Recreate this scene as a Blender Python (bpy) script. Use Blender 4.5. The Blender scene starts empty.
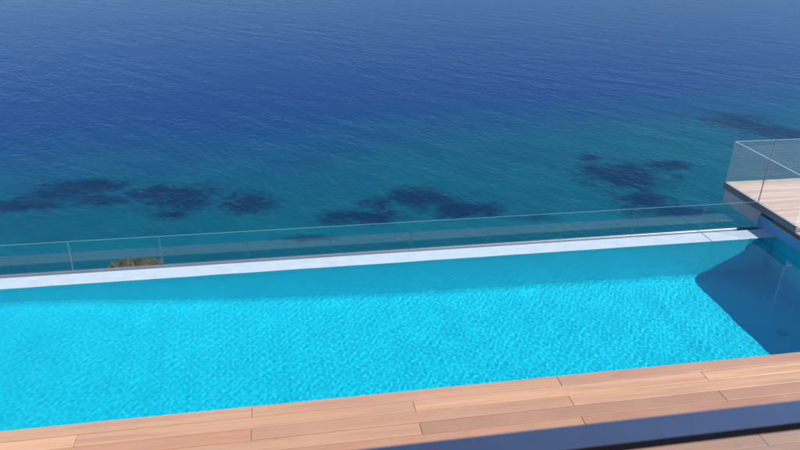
import bpy, bmesh, math, random
import numpy as np
from mathutils import Matrix, Vector

random.seed(7)
rng = np.random.default_rng(11)
sc = bpy.context.scene
COL = sc.collection

# ------------------------------------------------------------------ camera
U = 0.19                                   # one board pitch in metres; layout below is in board pitches
YAW, PITCH, ROLL, FPX = 0.185504323, 0.442008420, 0.0219182322, 690.0
CAM = Vector((-1.24518686, -34.2660104, 28.1311023)) * U

def cam_axes():
    cy, sy, cp, sp = math.cos(YAW), math.sin(YAW), math.cos(PITCH), math.sin(PITCH)
    fwd = Vector((sy*cp, cy*cp, -sp)); right = Vector((cy, -sy, 0)); up = right.cross(fwd)
    c, s = math.cos(ROLL), math.sin(ROLL)
    return c*right + s*up, -s*right + c*up, fwd
RIGHT, UP, FWD = cam_axes()
cd = bpy.data.cameras.new('camera'); cam = bpy.data.objects.new('camera', cd); COL.objects.link(cam)
cd.sensor_width = 36.0; cd.lens = FPX/800.0*36.0; cd.clip_start = 0.05; cd.clip_end = 20000
cam.matrix_world = Matrix(((RIGHT.x, UP.x, -FWD.x, CAM.x), (RIGHT.y, UP.y, -FWD.y, CAM.y),
                           (RIGHT.z, UP.z, -FWD.z, CAM.z), (0, 0, 0, 1)))
cd.dof.use_dof = True; cd.dof.focus_distance = 11.0; cd.dof.aperture_fstop = 5.6
sc.camera = cam

def ground(px, py, z):                     # direction of a photo pixel followed down to a level z (metres)
    d = RIGHT*((px-400)/FPX) - UP*((py-225)/FPX) + FWD
    t = (z-CAM.z)/d.z
    return CAM + d*t

# ------------------------------------------------------------------ sky, sun, exposure
SUN_DIR = Vector((0.94, -0.65, 1.0)).normalized()       # towards the sun
elev = math.asin(SUN_DIR.z); azim = math.atan2(SUN_DIR.x, SUN_DIR.y)
w = bpy.data.worlds.new('World'); sc.world = w; w.use_nodes = True
nt = w.node_tree; bg = nt.nodes['Background']
sky = nt.nodes.new('ShaderNodeTexSky'); sky.sky_type = 'NISHITA'; sky.sun_disc = False
sky.sun_elevation = elev; sky.sun_rotation = azim; sky.air_density = 1.0; sky.dust_density = 0.0; sky.ozone_density = 4.0
nt.links.new(sky.outputs[0], bg.inputs[0]); bg.inputs[1].default_value = 0.108
sl = bpy.data.lights.new('sun', 'SUN'); sl.energy = 4.1; sl.angle = math.radians(0.5); sl.color = (1.0, 0.95, 0.88)
so = bpy.data.objects.new('sun', sl); COL.objects.link(so)
so.rotation_euler = (-SUN_DIR).to_track_quat('-Z', 'Y').to_euler(); so.location = (0, 0, 40)
sl.cycles.is_caustics_light = True
vs = sc.view_settings; vs.view_transform = 'Standard'; vs.look = 'None'; vs.gamma = 1.0; vs.exposure = 0.72
vs.use_curve_mapping = False
cy = sc.cycles
cy.use_denoising = True; cy.max_bounces = 10; cy.transmission_bounces = 8; cy.transparent_max_bounces = 16
cy.glossy_bounces = 5; cy.diffuse_bounces = 4; cy.caustics_refractive = True; cy.caustics_reflective = False
cy.sample_clamp_indirect = 4.0; cy.blur_glossy = 0.5

# ------------------------------------------------------------------ helpers
def tag(o, label=None, cat=None, group=None, kind=None):
    if label: o['label'] = label
    if cat: o['category'] = cat
    if group: o['group'] = group
    if kind: o['kind'] = kind
    return o
def link(name, me, parent=None, mats=()):
    o = bpy.data.objects.new(name, me); COL.objects.link(o)
    for m in mats:
        me.materials.append(m)
    if parent is not None: o.parent = parent
    return o
def empty(name, loc=(0, 0, 0)):
    o = bpy.data.objects.new(name, None); COL.objects.link(o); o.location = loc; return o
def box_bm(x0, x1, y0, y1, z0, z1, bevel=0.0, seg=1):
    bm = bmesh.new(); bmesh.ops.create_cube(bm, size=1)
    for v in bm.verts:
        v.co = Vector(((x0+x1)/2+v.co.x*(x1-x0), (y0+y1)/2+v.co.y*(y1-y0), (z0+z1)/2+v.co.z*(z1-z0)))
    if bevel:
        bmesh.ops.bevel(bm, geom=bm.edges[:], offset=bevel, segments=seg, affect='EDGES', profile=0.6)
    return bm
def bm_mesh(bm, name):
    me = bpy.data.meshes.new(name); bm.to_mesh(me); bm.free(); return me
def box(name, x0, x1, y0, y1, z0, z1, mat, parent=None, bevel=0.0, seg=1, unit=U):
    k = unit
    return link(name, bm_mesh(box_bm(x0*k, x1*k, y0*k, y1*k, z0*k, z1*k, bevel, seg), name), parent, [mat])
def grid_mesh(name, X, Y, Z, smooth=True):
    ny, nx = Z.shape
    co = np.stack([np.broadcast_to(X, Z.shape), np.broadcast_to(Y, Z.shape), Z], -1).reshape(-1, 3).astype(np.float32)
    i = np.arange(ny*nx, dtype=np.int32).reshape(ny, nx)
    q = np.stack([i[:-1, :-1], i[:-1, 1:], i[1:, 1:], i[1:, :-1]], -1).reshape(-1, 4)
    me = bpy.data.meshes.new(name)
    me.vertices.add(len(co)); me.vertices.foreach_set('co', co.ravel())
    me.loops.add(q.size); me.loops.foreach_set('vertex_index', q.ravel())
    me.polygons.add(len(q)); me.polygons.foreach_set('loop_start', np.arange(0, q.size, 4, dtype=np.int32))
    me.update(calc_edges=True); me.validate()
    me.polygons.foreach_set('use_smooth', np.full(len(q), smooth)); me.update()
    return me

class NT:                                  # small wrapper to write node trees briefly
    def __init__(s, name):
        s.m = bpy.data.materials.new(name); s.m.use_nodes = True; s.t = s.m.node_tree; s.t.nodes.clear()
        s.out = s.t.nodes.new('ShaderNodeOutputMaterial')
    def n(s, typ, ins=None, **props):
        nd = s.t.nodes.new('ShaderNode'+typ)
        for k, v in props.items(): setattr(nd, k, v)
        for k, v in (ins or {}).items(): s.set(nd.inputs[k], v)
        return nd
    def set(s, sock, v):
        if isinstance(v, bpy.types.NodeSocket): s.t.links.new(v, sock)
        elif isinstance(v, bpy.types.Node): s.t.links.new(v.outputs[0], sock)
        else: sock.default_value = v
    def math(s, op, a, b=None, c=None, clamp=False):
        nd = s.n('Math', operation=op); nd.use_clamp = clamp; s.set(nd.inputs[0], a)
        if b is not None: s.set(nd.inputs[1], b)
        if c is not None: s.set(nd.inputs[2], c)
        return nd.outputs[0]
    def smooth(s, v, a, b, lo=0.0, hi=1.0):
        nd = s.n('MapRange', {'Value': v, 'From Min': a, 'From Max': b, 'To Min': lo, 'To Max': hi}, interpolation_type='SMOOTHSTEP')
        return nd.outputs[0]
    def mix(s, f, a, b, blend='MIX'):
        nd = s.n('Mix', data_type='RGBA', blend_type=blend); s.set(nd.inputs[0], f); s.set(nd.inputs[6], a); s.set(nd.inputs[7], b)
        return nd.outputs[2]
    def noise(s, vec, scale, detail=3, rough=0.5, dist=0.0, typ='FBM'):
        nd = s.n('TexNoise', {'Vector': vec, 'Scale': scale, 'Detail': detail, 'Roughness': rough, 'Distortion': dist}, noise_type=typ)
        return nd.outputs[0]
    def mapping(s, vec, rot=(0, 0, 0), scale=(1, 1, 1), loc=(0, 0, 0)):
        return s.n('Mapping', {'Vector': vec, 'Rotation': rot, 'Scale': scale, 'Location': loc}).outputs[0]
    def coord(s, which='Object'):
        return s.n('TexCoord').outputs[which]
    def world(s):
        return s.n('NewGeometry').outputs['Position']
    def bump(s, h, strength, dist, normal=None):
        ins = {'Height': h, 'Strength': strength, 'Distance': dist}
        if normal is not None: ins['Normal'] = normal
        return s.n('Bump', ins).outputs[0]
    def principled(s, **k):
        nd = s.n('BsdfPrincipled', {a.replace('_', ' '): v for a, v in k.items()})
        s.t.links.new(nd.outputs[0], s.out.inputs[0]); return s.m
    def surf(s, sh):
        s.set(s.out.inputs[0], sh); return s.m

# ------------------------------------------------------------------ materials
def wood(name, tones, fade=0.0):
    t = NT(name)
    oi = t.n('ObjectInfo').outputs['Random']
    pos = t.world()
    off = t.n('VectorMath', {0: pos, 1: t.n('CombineXYZ', {0: t.math('MULTIPLY', oi, 37.0), 1: t.math('MULTIPLY', oi, 91.0), 2: 0.0})}, operation='ADD').outputs[0]
    ramp = t.n('ValToRGB', {0: oi}); cr = ramp.color_ramp
    cr.elements[0].color = (*tones[0], 1); cr.elements[1].color = (*tones[-1], 1)
    for k, c in enumerate(tones[1:-1]):
        e = cr.elements.new((k+1)/(len(tones)-1)); e.color = (*c, 1)
    grain = t.noise(t.mapping(off, scale=(1.2, 34, 8)), 1.6, 5, 0.62, 0.6)
    band = t.noise(t.mapping(off, scale=(0.35, 9, 3)), 1.5, 3, 0.5, 0.4)
    fine = t.noise(t.mapping(off, scale=(4, 160, 30)), 1.0, 3, 0.6)
    blot = t.noise(off, 1.1, 3, 0.55)
    c = t.mix(t.smooth(band, 0.35, 0.7), ramp.outputs[0], t.mix(0.55, ramp.outputs[0], (0.35, 0.19, 0.135, 1)))
    c = t.mix(t.smooth(grain, 0.45, 0.8, 0, 0.45), c, (0.26, 0.13, 0.09, 1))
    c = t.mix(t.smooth(fine, 0.5, 0.75, 0, 0.22), c, (0.60, 0.37, 0.23, 1))
    c = t.mix(t.smooth(blot, 0.4, 0.75, 0, 0.25), c, (0.52, 0.32, 0.21, 1))
    if fade: c = t.mix(fade, c, (0.66, 0.54, 0.48, 1))
    h = t.math('ADD', grain, t.math('MULTIPLY', fine, 0.5))
    return t.principled(Base_Color=c, Roughness=t.smooth(grain, 0.3, 0.8, 0.42, 0.6), Specular_IOR_Level=0.5, Normal=t.bump(h, 0.25, 0.004))
M = {}
M['wood'] = wood('deck wood', [(0.53, 0.265, 0.145), (0.29, 0.145, 0.095), (0.64, 0.37, 0.21), (0.36, 0.19, 0.13), (0.58, 0.325, 0.19)])
M['wood_pale'] = wood('terrace wood', [(0.60, 0.42, 0.33), (0.66, 0.50, 0.40), (0.54, 0.37, 0.30)], 0.15)
def plain(name, col, rough=0.6, metal=0.0, var=0.12, scale=3.0, spec=0.5, bump=0.15):
    t = NT(name); p = t.world()
    a = t.noise(p, scale, 5, 0.6); b = t.noise(p, scale*14, 3, 0.6)
    f = t.math('ADD', t.math('MULTIPLY', a, 0.7), t.math('MULTIPLY', b, 0.3))
    dark = tuple(x*(1-var*1.6) for x in col); lite = tuple(min(1, x*(1+var)) for x in col)
    c = t.mix(t.smooth(f, 0.3, 0.7), (*dark, 1), (*lite, 1))
    return t.principled(Base_Color=c, Roughness=rough, Metallic=metal, Specular_IOR_Level=spec, Normal=t.bump(b, bump, 0.003))
M['under'] = plain('deck joists', (0.085, 0.05, 0.036), 0.9)
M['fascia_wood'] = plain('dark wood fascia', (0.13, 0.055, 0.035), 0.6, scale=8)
M['slab'] = plain('slab edge', (0.16, 0.165, 0.19), 0.6)
M['white'] = plain('white render', (0.46, 0.45, 0.48), 0.7, var=0.06)
M['coping'] = plain('wet white coping', (0.44, 0.51, 0.55), 0.2, var=0.05, scale=5, bump=0.3)
M['gutter'] = plain('grey gutter', (0.15, 0.16, 0.20), 0.5)
M['alu'] = plain('aluminium channel', (0.36, 0.38, 0.42), 0.4, 0.6, var=0.05)
M['rail'] = plain('dark grey metal', (0.44, 0.40, 0.44), 0.24, 1.0, var=0.04, scale=20, bump=0.05)
M['black'] = plain('dark rail reflection', (0.006, 0.005, 0.009), 0.8, spec=0.05)  # near-black colour stands in for the dark house mirrored in the handrail
M['trim'] = plain('beige trim', (0.46, 0.36, 0.28), 0.6)
M['lining'] = plain('blue tiled wall', (0.11, 0.30, 0.52), 0.5, var=0.05)
M['drain'] = plain('drain grille', (0.006, 0.42, 0.54), 0.5, 0.0)
def pool_mat():
    t = NT('pool plaster'); p = t.world()
    a = t.noise(p, 1.3, 4, 0.55); b = t.noise(p, 18, 3, 0.6)
    c = t.mix(t.smooth(a, 0.3, 0.7), (0.004, 0.58, 0.75, 1), (0.007, 0.61, 0.78, 1))
    c = t.mix(t.smooth(b, 0.4, 0.7, 0, 0.15), c, (0.015, 0.64, 0.79, 1))
    return t.principled(Base_Color=c, Roughness=0.8, Specular_IOR_Level=0.05)
M['pool'] = pool_mat()
def water_mat():
    t = NT('pool water')
    return t.surf(t.n('BsdfGlass', {'Color': (0.97, 1.0, 1.0, 1), 'Roughness': 0.0, 'IOR': 1.33}).outputs[0])
M['water'] = water_mat()
def glass_mat(name, tint):
    t = NT(name); g = t.n('NewGeometry')
    d = t.math('ABSOLUTE', t.n('VectorMath', {0: g.outputs['Incoming'], 1: g.outputs['Normal']}, operation='DOT_PRODUCT').outputs['Value'])
    f = t.math('MULTIPLY_ADD', t.math('POWER', t.math('SUBTRACT', 1.0, d, clamp=True), 5.0), 0.965, 0.035)
    tr = t.n('BsdfTransparent', {'Color': (*tint, 1)}); gl = t.n('BsdfGlossy', {'Roughness': 0.0, 'Color': (1, 1, 1, 1)})
    return t.surf(t.n('MixShader', {0: f, 1: tr.outputs[0], 2: gl.outputs[0]}).outputs[0])
M['glass'] = glass_mat('clear glass', (0.965, 0.985, 0.98))
M['glass_rail'] = glass_mat('balcony glass', (0.84, 0.87, 0.875))
t = NT('polished glass edge')
pe = t.n('BsdfPrincipled', {'Base Color': (0.42, 0.58, 0.60, 1), 'Roughness': 0.25})
M['edge'] = t.surf(t.n('MixShader', {0: 0.42, 1: t.n('BsdfTransparent', {'Color': (0.9, 0.98, 0.97, 1)}).outputs[0], 2: pe.outputs[0]}).outputs[0])
t = NT('bright polished glass edge')
M['edge_bright'] = t.principled(Base_Color=(0.60, 0.68, 0.70, 1), Roughness=0.2)

# ------------------------------------------------------------------ sea
SEA = -10.0
def sea_mat():
    t = NT('sea water'); pos = t.world()
    flat = t.n('VectorMath', {0: pos, 1: (1, 1, 0)}, operation='MULTIPLY').outputs[0]
    sep = t.n('SeparateXYZ', {0: pos})
    n_big = t.noise(flat, 0.045, 4, 0.55); n_mid = t.noise(flat, 0.22, 4, 0.6); n_fine = t.noise(flat, 0.9, 4, 0.6)
    # depth: shallow teal by the shore, deep blue beyond a slanting contour
    s = t.math('SUBTRACT', sep.outputs[1], t.math('MULTIPLY', sep.outputs[0], 0.15))
    s = t.math('ADD', s, t.math('MULTIPLY', t.math('SUBTRACT', n_big, 0.5), 15.0))
    s = t.math('ADD', s, t.math('MULTIPLY', t.math('SUBTRACT', n_mid, 0.5), 5.0))
    deep = t.smooth(s, 27, 50)
    teal = (0.002, 0.075, 0.112, 1); blue = (0.004, 0.031, 0.122, 1)
    c = t.mix(t.smooth(n_mid, 0.35, 0.7, 0, 0.5), teal, (0.002, 0.052, 0.090, 1))
    c = t.mix(deep, c, blue)
    # dark seagrass beds on the sea floor (photo pixel centre, half width, half height)
    beds = [(22,206,30,5),(50,196,26,5),(88,187,36,6),(103,200,22,5),(70,190,24,4),(150,193,22,7),(182,197,36,10),(172,215,16,4),(248,203,22,9),
            (362,217,38,5.5),(376,203,16,6),(425,197,34,8),(460,210,32,7),(488,208,14,5),(535,218,24,4),(625,175,36,12),(600,172,18,9),
            (662,165,22,4),(640,200,24,6.5),(668,211,34,4),(740,122,26,7),(765,130,24,6),(795,134,20,5),(300,238,22,3),(590,158,12,3)]
    dmin = None
    for px, py, rx, ry in beds:
        c0 = ground(px, py, SEA); ex = ground(px+rx, py, SEA)-c0; ey = ground(px, py-ry, SEA)-c0
        k = (1.0/(1.12*max(ex.length, .1)), 1.0/(1.12*max(ey.length, .1)))
        dv = t.n('VectorMath', {0: flat, 1: (c0.x, c0.y, 0)}, operation='SUBTRACT').outputs[0]
        ang = math.atan2(ex.y, ex.x)
        dv = t.mapping(dv, rot=(0, 0, -ang))
        dv = t.n('VectorMath', {0: dv, 1: (k[0], k[1], 0)}, operation='MULTIPLY').outputs[0]
        L = t.n('VectorMath', {0: dv}, operation='LENGTH').outputs['Value']
        dmin = L if dmin is None else t.math('MINIMUM', dmin, L)
    dn = t.math('ADD', dmin, t.math('MULTIPLY', t.math('SUBTRACT', t.noise(flat, 0.5, 7, 0.75, 0.6), 0.5), 3.4))
    dn = t.math('ADD', dn, t.math('MULTIPLY', t.math('SUBTRACT', t.noise(flat, 2.2, 4, 0.6, 0.3), 0.5), 1.3))
    bed = t.math('MULTIPLY', t.smooth(dn, 1.65, 0.3), 0.9)
    c = t.mix(bed, c, (0.002, 0.016, 0.050, 1))
    # waves: crossing trains of wind ripples, calm slicks between
    slick = t.smooth(t.noise(t.mapping(flat, rot=(0, 0, 0.12), scale=(0.35, 1.0, 1)), 0.05, 4, 0.6, 0.6), 0.36, 0.54, 0.25, 1.1)
    warp = t.n('VectorMath', {0: flat, 1: t.n('VectorMath', {0: t.n('TexNoise', {'Vector': flat, 'Scale': 0.16, 'Detail': 2.0}).outputs['Color'], 3: 2.2}, operation='SCALE').outputs[0]}, operation='ADD').outputs[0]
    def train(vec, ang, scale, stretch, detail=1.5, dist=0.15):      # ripples with crests running along ang
        return t.noise(t.mapping(t.mapping(vec, rot=(0, 0, -ang)), scale=(1/stretch, 1, 1)), scale, detail, 0.45, dist)
    w1 = train(warp, math.radians(-64), 2.7, 2.8)
    w2 = train(warp, math.radians(-20), 3.4, 2.5)
    w4 = train(flat, math.radians(25), 2.9, 2.2)
    w3 = train(flat, math.radians(-50), 0.55, 3.0)
    h = t.math('ADD', t.math('MULTIPLY', w1, 0.042), t.math('MULTIPLY', w2, 0.018))
    h = t.math('ADD', h, t.math('ADD', t.math('MULTIPLY', w4, 0.014), t.math('MULTIPLY', w3, 0.07)))
    h = t.math('MULTIPLY', t.math('SUBTRACT', h, 0.075), slick)
    nb = t.bump(h, 1.0, 1.0)
    # water body colour under a wind-roughened surface: rough seas mirror less at grazing angles than flat water
    inc = t.n('NewGeometry').outputs['Incoming']
    cs = t.math('MAXIMUM', t.n('VectorMath', {0: inc, 1: nb}, operation='DOT_PRODUCT').outputs['Value'], 0.0)
    fr = t.math('MULTIPLY_ADD', t.math('POWER', t.math('SUBTRACT', 1.0, cs, clamp=True), 5.0), 0.37, 0.02)
    body = t.n('BsdfDiffuse', {'Color': c, 'Normal': t.bump(h, 0.6, 1.0)})
    gls = t.n('BsdfGlossy', {'Color': (0.74, 0.88, 1.0, 1), 'Roughness': 0.2, 'Normal': nb})
    return t.surf(t.n('MixShader', {0: fr, 1: body.outputs[0], 2: gls.outputs[0]}).outputs[0])
M['sea'] = sea_mat()
xs = np.array([-9000, -2500, -700, -200, -80, -30, 0, 30, 80, 200, 700, 2500, 9000.]); ys = np.array([14, 18, 24, 40, 80, 160, 400, 1200, 4000, 12000.])
tag(link('sea', grid_mesh('sea', *np.meshgrid(xs, ys), np.full((len(ys), len(xs)), SEA), False), None, [M['sea']]), 'calm blue sea turning teal over dark seagrass beds', kind='structure')

# ------------------------------------------------------------------ rocky shore below the terrace, and the rocks breaking the water
def rock_mat():
    t = NT('shore rock'); p = t.world()
    a = t.noise(p, 4.5, 6, 0.7, 0.4); b = t.noise(p, 14, 4, 0.6)
    c = t.mix(t.smooth(a, 0.35, 0.65), (0.018, 0.016, 0.012, 1), (0.065, 0.068, 0.035, 1))
    c = t.mix(t.smooth(b, 0.5, 0.7, 0, 0.6), c, (0.07, 0.085, 0.045, 1))
    return t.principled(Base_Color=c, Roughness=0.85, Normal=t.bump(b, 0.6, 0.05))
M['rock'] = rock_mat()
def fbm2(x, y, seed=0, oct=4):
    r = np.random.default_rng(seed); o = np.zeros(np.broadcast(x, y).shape)
    for k in range(oct):
        for _ in range(5):
            a = r.uniform(0, 6.283); f = 2**k*r.uniform(.7, 1.4); o = o + np.sin(f*(x*np.cos(a)+y*np.sin(a))+r.uniform(0, 6.28))/2**k/5
    return o
gx, gy = np.meshgrid(np.linspace(-60, 60, 121), np.linspace(4.75, 20.5, 24))
gz = -3.4-(gy-4.75)/15.7*7.2 + fbm2(gx*.5, gy*.5, 3)*0.5
tag(link('shore', grid_mesh('shore', gx, gy, gz), None, [M['rock']]), 'bare rocky shore sloping under the pool terrace', kind='structure')
def rock(name, px, py, rx, ry, rz, seed, label):
    c0 = ground(px, py, SEA)
    bm = bmesh.new(); bmesh.ops.create_icosphere(bm, subdivisions=5, radius=1)
    for v in bm.verts:
        d = v.co.normalized(); P = d*2.2+Vector((seed*3.1, seed*1.7, 0))
        n = float(fbm2(np.array(P.x*1.6+P.z), np.array(P.y*1.6-P.z*.7), seed, 6))*1.3
        k = 1+0.38*n
        v.co = Vector((d.x*rx*k, d.y*ry*k, d.z*rz*(1+0.9*n)))
    me = bm_mesh(bm, name); o = link(name, me, None, [M['rock']]); o.location = (c0.x, c0.y, SEA-rz*0.25)
    o.rotation_euler.z = 0.15*seed
    return tag(o, label, 'rock', 'rocks breaking the water below the pool')
rock('shore_rock', 121, 264, 0.55, 0.45, 0.10, 1, 'dark brown end rock of the weedy rock ledge in the sea')
rock('shore_rock', 136, 263, 0.65, 0.5, 0.12, 2, 'largest olive brown rock of the weedy ledge in the sea')
rock('shore_rock', 151, 264, 0.6, 0.4, 0.08, 4, 'small low rock at the tapering end of the weedy ledge')

# ------------------------------------------------------------------ wooden deck
WX = 46.3            # end wall of the pool
ZW = -1.15           # water level
YI, YO, YG = 18.91, 20.72, 21.85          # pool edge of coping, its sea edge, glass
X0, LB = -3.7547, 9.79425*2               # a joint of the odd rows, board length
deck = box('wooden_deck', -62, 75, -19.0, -0.35, -0.62, -0.30, M['under'])
tag(deck, 'reddish hardwood plank deck along the turquoise pool', kind='structure')
GAP = 0.05; TH = 0.16
cache = {}
def board(x0, x1, ylo, yhi, z, mat, parent):
    key = (round(x1-x0, 3), round(yhi-ylo, 3), mat.name)
    if key not in cache:
        lx, ly = (x1-x0)*U/2, (yhi-ylo)*U/2
        me = bm_mesh(box_bm(-lx, lx, -ly, ly, -TH*U, 0, 0.0025, 1), 'board'); me.materials.append(mat); cache[key] = me
    o = bpy.data.objects.new('board', cache[key]); COL.objects.link(o); o.parent = parent
    o.location = ((x0+x1)/2*U, (ylo+yhi)/2*U, z*U)
    return o
for k in range(1, 19):
    off = X0 if k % 2 == 1 else X0+LB/2
    for j in range(-3, 4):
        a, b = off+j*LB, off+(j+1)*LB
        board(a+.012, b-.012, -k+GAP/2, -k+1-GAP/2, random.uniform(-.006, .006), M['wood'], deck)
side = box('side_deck', WX+0.3, 75, -0.3, 16.7, -0.05, 0.23, M['under'])
tag(side, 'strip of hardwood deck at the end of the pool below the raised terrace', kind='structure')
for k in range(17):
    y1 = min(k+1-GAP/2, 16.72)
    for a, b in ((WX-0.02, WX+9.5), (WX+9.5+GAP, WX+28)):
        board(a, b, k+GAP/2, y1, 0.40+random.uniform(-.006, .006), M['wood'], side)

# ------------------------------------------------------------------ swimming pool
pool = tag(empty('swimming_pool', (10*U, 10*U, ZW*U)), 'long turquoise pool with white overflow edge towards the sea', 'pool')
def pchild(o):
    o.parent = pool; o.matrix_parent_inverse = Matrix.Translation(-pool.location); return o
DP = np.array([(-62, 2.6), (-40, 2.8), (-24.5, 3.41), (-18.4, 4.04), (-12, 4.98), (-5.35, 5.9), (1.6, 6.55), (8.9, 7.1), (16.5, 7.45), (24.4, 7.85), (32.6, 8.36), (39, 8.9), (46.4, 9.4)])
fx = np.concatenate([np.linspace(-62, WX-1.7, 150), np.linspace(WX-1.6, WX-.02, 20)]); fd = np.interp(fx, DP[:, 0], DP[:, 1])
kern = np.hanning(13); kern /= kern.sum(); fd = np.convolve(np.pad(fd, 6, mode='edge'), kern, 'valid')
fy = np.concatenate([np.linspace(-0.1, YI-1.7, 18), np.linspace(YI-1.6, YI, 20)])
FX, FY = np.meshgrid(fx, fy)
def cove(d, R=0.9):                        # rounded foot of the pool walls
    q = np.clip(R-d, 0, R); return R-np.sqrt(R*R-q*q)
FZ = ZW-fd[None, :] + np.maximum(cove(YI-FY), cove(WX-.02-np.minimum(FX, WX-.02)))
floor = pchild(link('pool_floor', grid_mesh('pool_floor', FX*U, FY*U, FZ*U), None, [M['pool']]))
def wall_strip(name, pts, zt, zb, mat):
    n = len(pts); v = [(x*U, y*U, z*U) for (x, y), z in zip(pts, zt)] + [(x*U, y*U, z*U) for (x, y), z in zip(pts, zb)]
    f = [(i, i+1, n+i+1, n+i) for i in range(n-1)]
    me = bpy.data.meshes.new(name); me.from_pydata(v, [], f); me.update(); return link(name, me, None, [mat])
recv = [floor]
recv.append(pchild(wall_strip('sea_side_wall', [(x, YI+.01) for x in fx], [ZW-.055]*len(fx), ZW-fd-.05, M['pool'])))
recv.append(pchild(wall_strip('deck_side_wall', [(x, -0.02) for x in fx], [-.17]*len(fx), ZW-fd-.05, M['pool'])))
ew = pchild(box('end_wall', WX, WX+0.9, -0.3, 21.9, -11.5, -0.06, M['lining']))
ep = wall_strip('end_lining', [(WX-.02, y) for y in (0, 6, 12, YI)], [ZW-.05]*4, [-11.2]*4, M['pool']); recv.append(pchild(ep))
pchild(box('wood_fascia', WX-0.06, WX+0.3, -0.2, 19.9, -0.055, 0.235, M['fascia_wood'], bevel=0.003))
JX = 39.35
for a, b in ((-62, JX-.04), (JX+.04, WX-.005)):
    pchild(box('coping_slab', a, b, YI, YO, ZW-0.06, ZW+0.03, M['coping'], bevel=0.006, seg=2))
pchild(box('coping_bed', -62, WX-.005, YI+.03, YO-.02, ZW-1.04, ZW-0.063, M['gutter']))
pchild(box('overflow_gutter', -62, WX+.5, YO+.005, 22.3, ZW-1.2, ZW-0.55, M['gutter']))
pchild(box('retaining_wall', -62, WX+.5, YI+.15, 22.9, -20, ZW-1.05, M['white']))
# drain in the deep end
dr = ground(785, 331, -2.0)
bm = bmesh.new(); bmesh.ops.create_cone(bm, cap_ends=True, segments=28, radius1=0.085, radius2=0.08, depth=0.016)
d_o = link('drain', bm_mesh(bm, 'drain'), None, [M['drain']]); d_o.location = (41.2*U, 9.5*U, (ZW-9.03)*U+.012); pchild(d_o)

# water surface: real ripples, so that the sun draws its own network of light on the floor
nx, ny = 1500, 350
wx = np.linspace(-38, WX+.02, nx)*U; wy = np.linspace(-0.01, YI+.02, ny)*U
WXX, WYY = np.meshgrid(wx, wy); H = np.zeros_like(WXX)
r2 = np.random.default_rng(5)
for lam, n, amp in ((1.1, 9, 2.2), (0.60, 10, 0.9), (0.26, 14, 0.16), (0.14, 26, 0.17), (0.085, 30, 0.10)):
    for _ in range(n):
        a = r2.normal(0.3, 0.9) if r2.random() < .7 else r2.uniform(0, 6.283)
        L = lam*r2.uniform(0.75, 1.3); kx, ky = 6.283/L*math.cos(a), 6.283/L*math.sin(a)
        H += amp*0.001*0.58/math.sqrt(n)*np.sin(kx*WXX+ky*WYY+r2.uniform(0, 6.283))*1.0
ww = link('pool_water', grid_mesh('pool_water', WXX, WYY, ZW*U+H), None, [M['water']])
tag(ww, 'clear rippled pool water', kind='structure')
ww.cycles.is_caustics_caster = True
for o in recv: o.cycles.is_caustics_receiver = True

# ------------------------------------------------------------------ glass balustrades
def glass_panel(x0, x1, y0, y1, z0, z1, parent, mat='glass', edge='edge', dark=0):       # metres; broad faces clear, rims polished
    bm = box_bm(x0, x1, y0, y1, z0, z1); bm.normal_update()
    thin = min(range(2), key=lambda i: (x1-x0, y1-y0)[i])
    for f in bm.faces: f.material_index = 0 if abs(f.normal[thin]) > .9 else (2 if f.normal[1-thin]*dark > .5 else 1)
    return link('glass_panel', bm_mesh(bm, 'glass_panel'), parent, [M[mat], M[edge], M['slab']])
GT = 0.035                                  # half thickness in pitches
bal = tag(empty('glass_balustrade', (10*U, YG*U, ZW*U)), 'low frameless glass balustrade along the white overflow edge', 'balustrade', None)
def child(o, par): o.parent = par; o.matrix_parent_inverse = Matrix.Translation(-par.location); return o
PW = 7.40; j0 = -11.87
for k in range(-6, 8):
    a, b = j0+k*PW, min(j0+(k+1)*PW, WX-.1)
    if b-a < 1: continue
    child(glass_panel((a+.03)*U, (b-.03)*U, (YG-GT)*U, (YG+GT)*U, (ZW-.42)*U, 1.37*U, None), bal)
child(box('base_channel', -61, WX-.05, YG-.12, YG-GT-.003, ZW-.54, ZW-.30, M['alu'], bevel=.002), bal)
child(box('base_channel', -61, WX-.05, YG+GT+.003, YG+.12, ZW-.54, ZW-.30, M['alu'], bevel=.002), bal)

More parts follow.
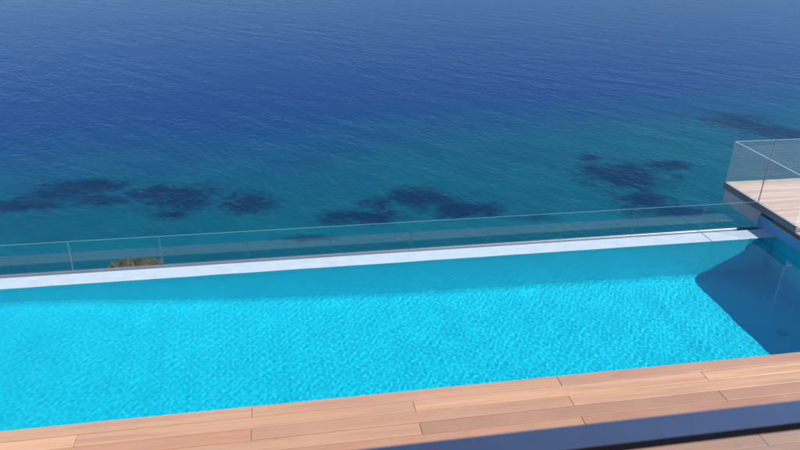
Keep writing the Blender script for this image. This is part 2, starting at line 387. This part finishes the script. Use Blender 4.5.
# ------------------------------------------------------------------ raised terrace at the end of the pool
TY0, TY1, TZ = 16.8, 28.25, 0.95
ter = tag(empty('raised_terrace', (52*U, 22*U, 0)), 'raised pale wood terrace with grey slab edge jutting over the sea', kind='structure')
child(box('slab', WX-.03, 75, TY0, TY1, 0.24, TZ-TH-.02, M['slab'], bevel=.006), ter)
child(box('edge_trim', WX-.03, WX+.16, TY0, TY1, TZ-TH-.015, TZ, M['slab'], bevel=.004), ter)
child(box('edge_trim', WX+.17, 75, TY1-1.0, TY1-.02, TZ-TH-.015, TZ+.02, M['trim'], bevel=.004), ter)
child(box('beam', WX+.25, WX+2.2, 22.0, TY1-.05, -1.35, 0.235, M['white'], bevel=.01), ter)
child(box('beam', WX+.95, 75, 16.9, 22.0, -20, 0.23, M['white']), ter)
y = TY0+.03; k = 0
while y < TY1-1.2:
    y1 = min(y+0.95, TY1-1.03)
    for a, b in ((WX+.18, WX+.18+[9.6, 14.4][k % 2]), (WX+.21+[9.6, 14.4][k % 2], WX+30)):
        o = board(a, b, y, y1, TZ+random.uniform(-.005, .005), M['wood_pale'], None); child(o, ter)
    y += 1.0; k += 1
b2 = tag(empty('glass_balustrade', (WX*U, 28*U, TZ*U)), 'tall frameless glass balustrade around the corner of the raised wood terrace', 'balustrade')
ZT = 5.62
def side_panel(y0, y1, dark): return child(glass_panel((WX+.05-GT)*U, (WX+.05+GT)*U, y0*U, y1*U, (TZ+.003)*U, ZT*U, None, 'glass', 'edge_bright', dark), b2)
def end_panel(x0, x1, dark): return child(glass_panel(x0*U, x1*U, (28.02-GT)*U, (28.02+GT)*U, (TZ+.03)*U, ZT*U, None, 'glass', 'edge_bright', dark), b2)
side_panel(22.58, 28.06, -1); side_panel(16.95, 22.50, 1)
child(box('gasket', WX+.05-GT, WX+.05+GT, 22.505, 22.575, TZ+.01, ZT-.03, M['gutter']), b2)
child(box('gasket', 51.085, 51.135, 28.02-GT, 28.02+GT, TZ+.04, ZT-.03, M['slab']), b2)
for a, b, dk in ((WX+.12, 51.08, 1), (51.14, 58.4, -1), (58.46, 65.7, -1)): end_panel(a, b, dk)

# ------------------------------------------------------------------ balcony the picture is taken from
RZ = 28.131-3.9; RY1 = -34.266+3.160*1.3; RY0 = -34.266+2.962*1.3
rl = tag(empty('balcony_railing', (0, RY0*U, (RZ-5.4)*U)), 'flat dark metal balcony handrail on glass above the deck', 'railing')
child(box('handrail', -30, 30, RY0, RY1, RZ-.065, RZ, M['rail'], bevel=.0015, seg=2), rl)
child(box('rail_dark_reflection', -30, 30, RY0-.012, RY0-.001, RZ-.075, RZ-.004, M['black']), rl)  # added black strip: dark reflection painted on the rail's near face
for a, b in [(-1.75+7.25*k, 5.45+7.25*k) for k in range(-3, 4)]:
    child(glass_panel(a*U, b*U, (RY0+.10)*U, (RY0+.16)*U, (RZ-5.3)*U, (RZ-.067)*U, None, 'glass_rail'), rl)
tag(box('balcony_floor', -30, 30, -60, RY0+.35, RZ-6.6, RZ-5.4, M['white']), 'white balcony floor slab under the railing', kind='structure')
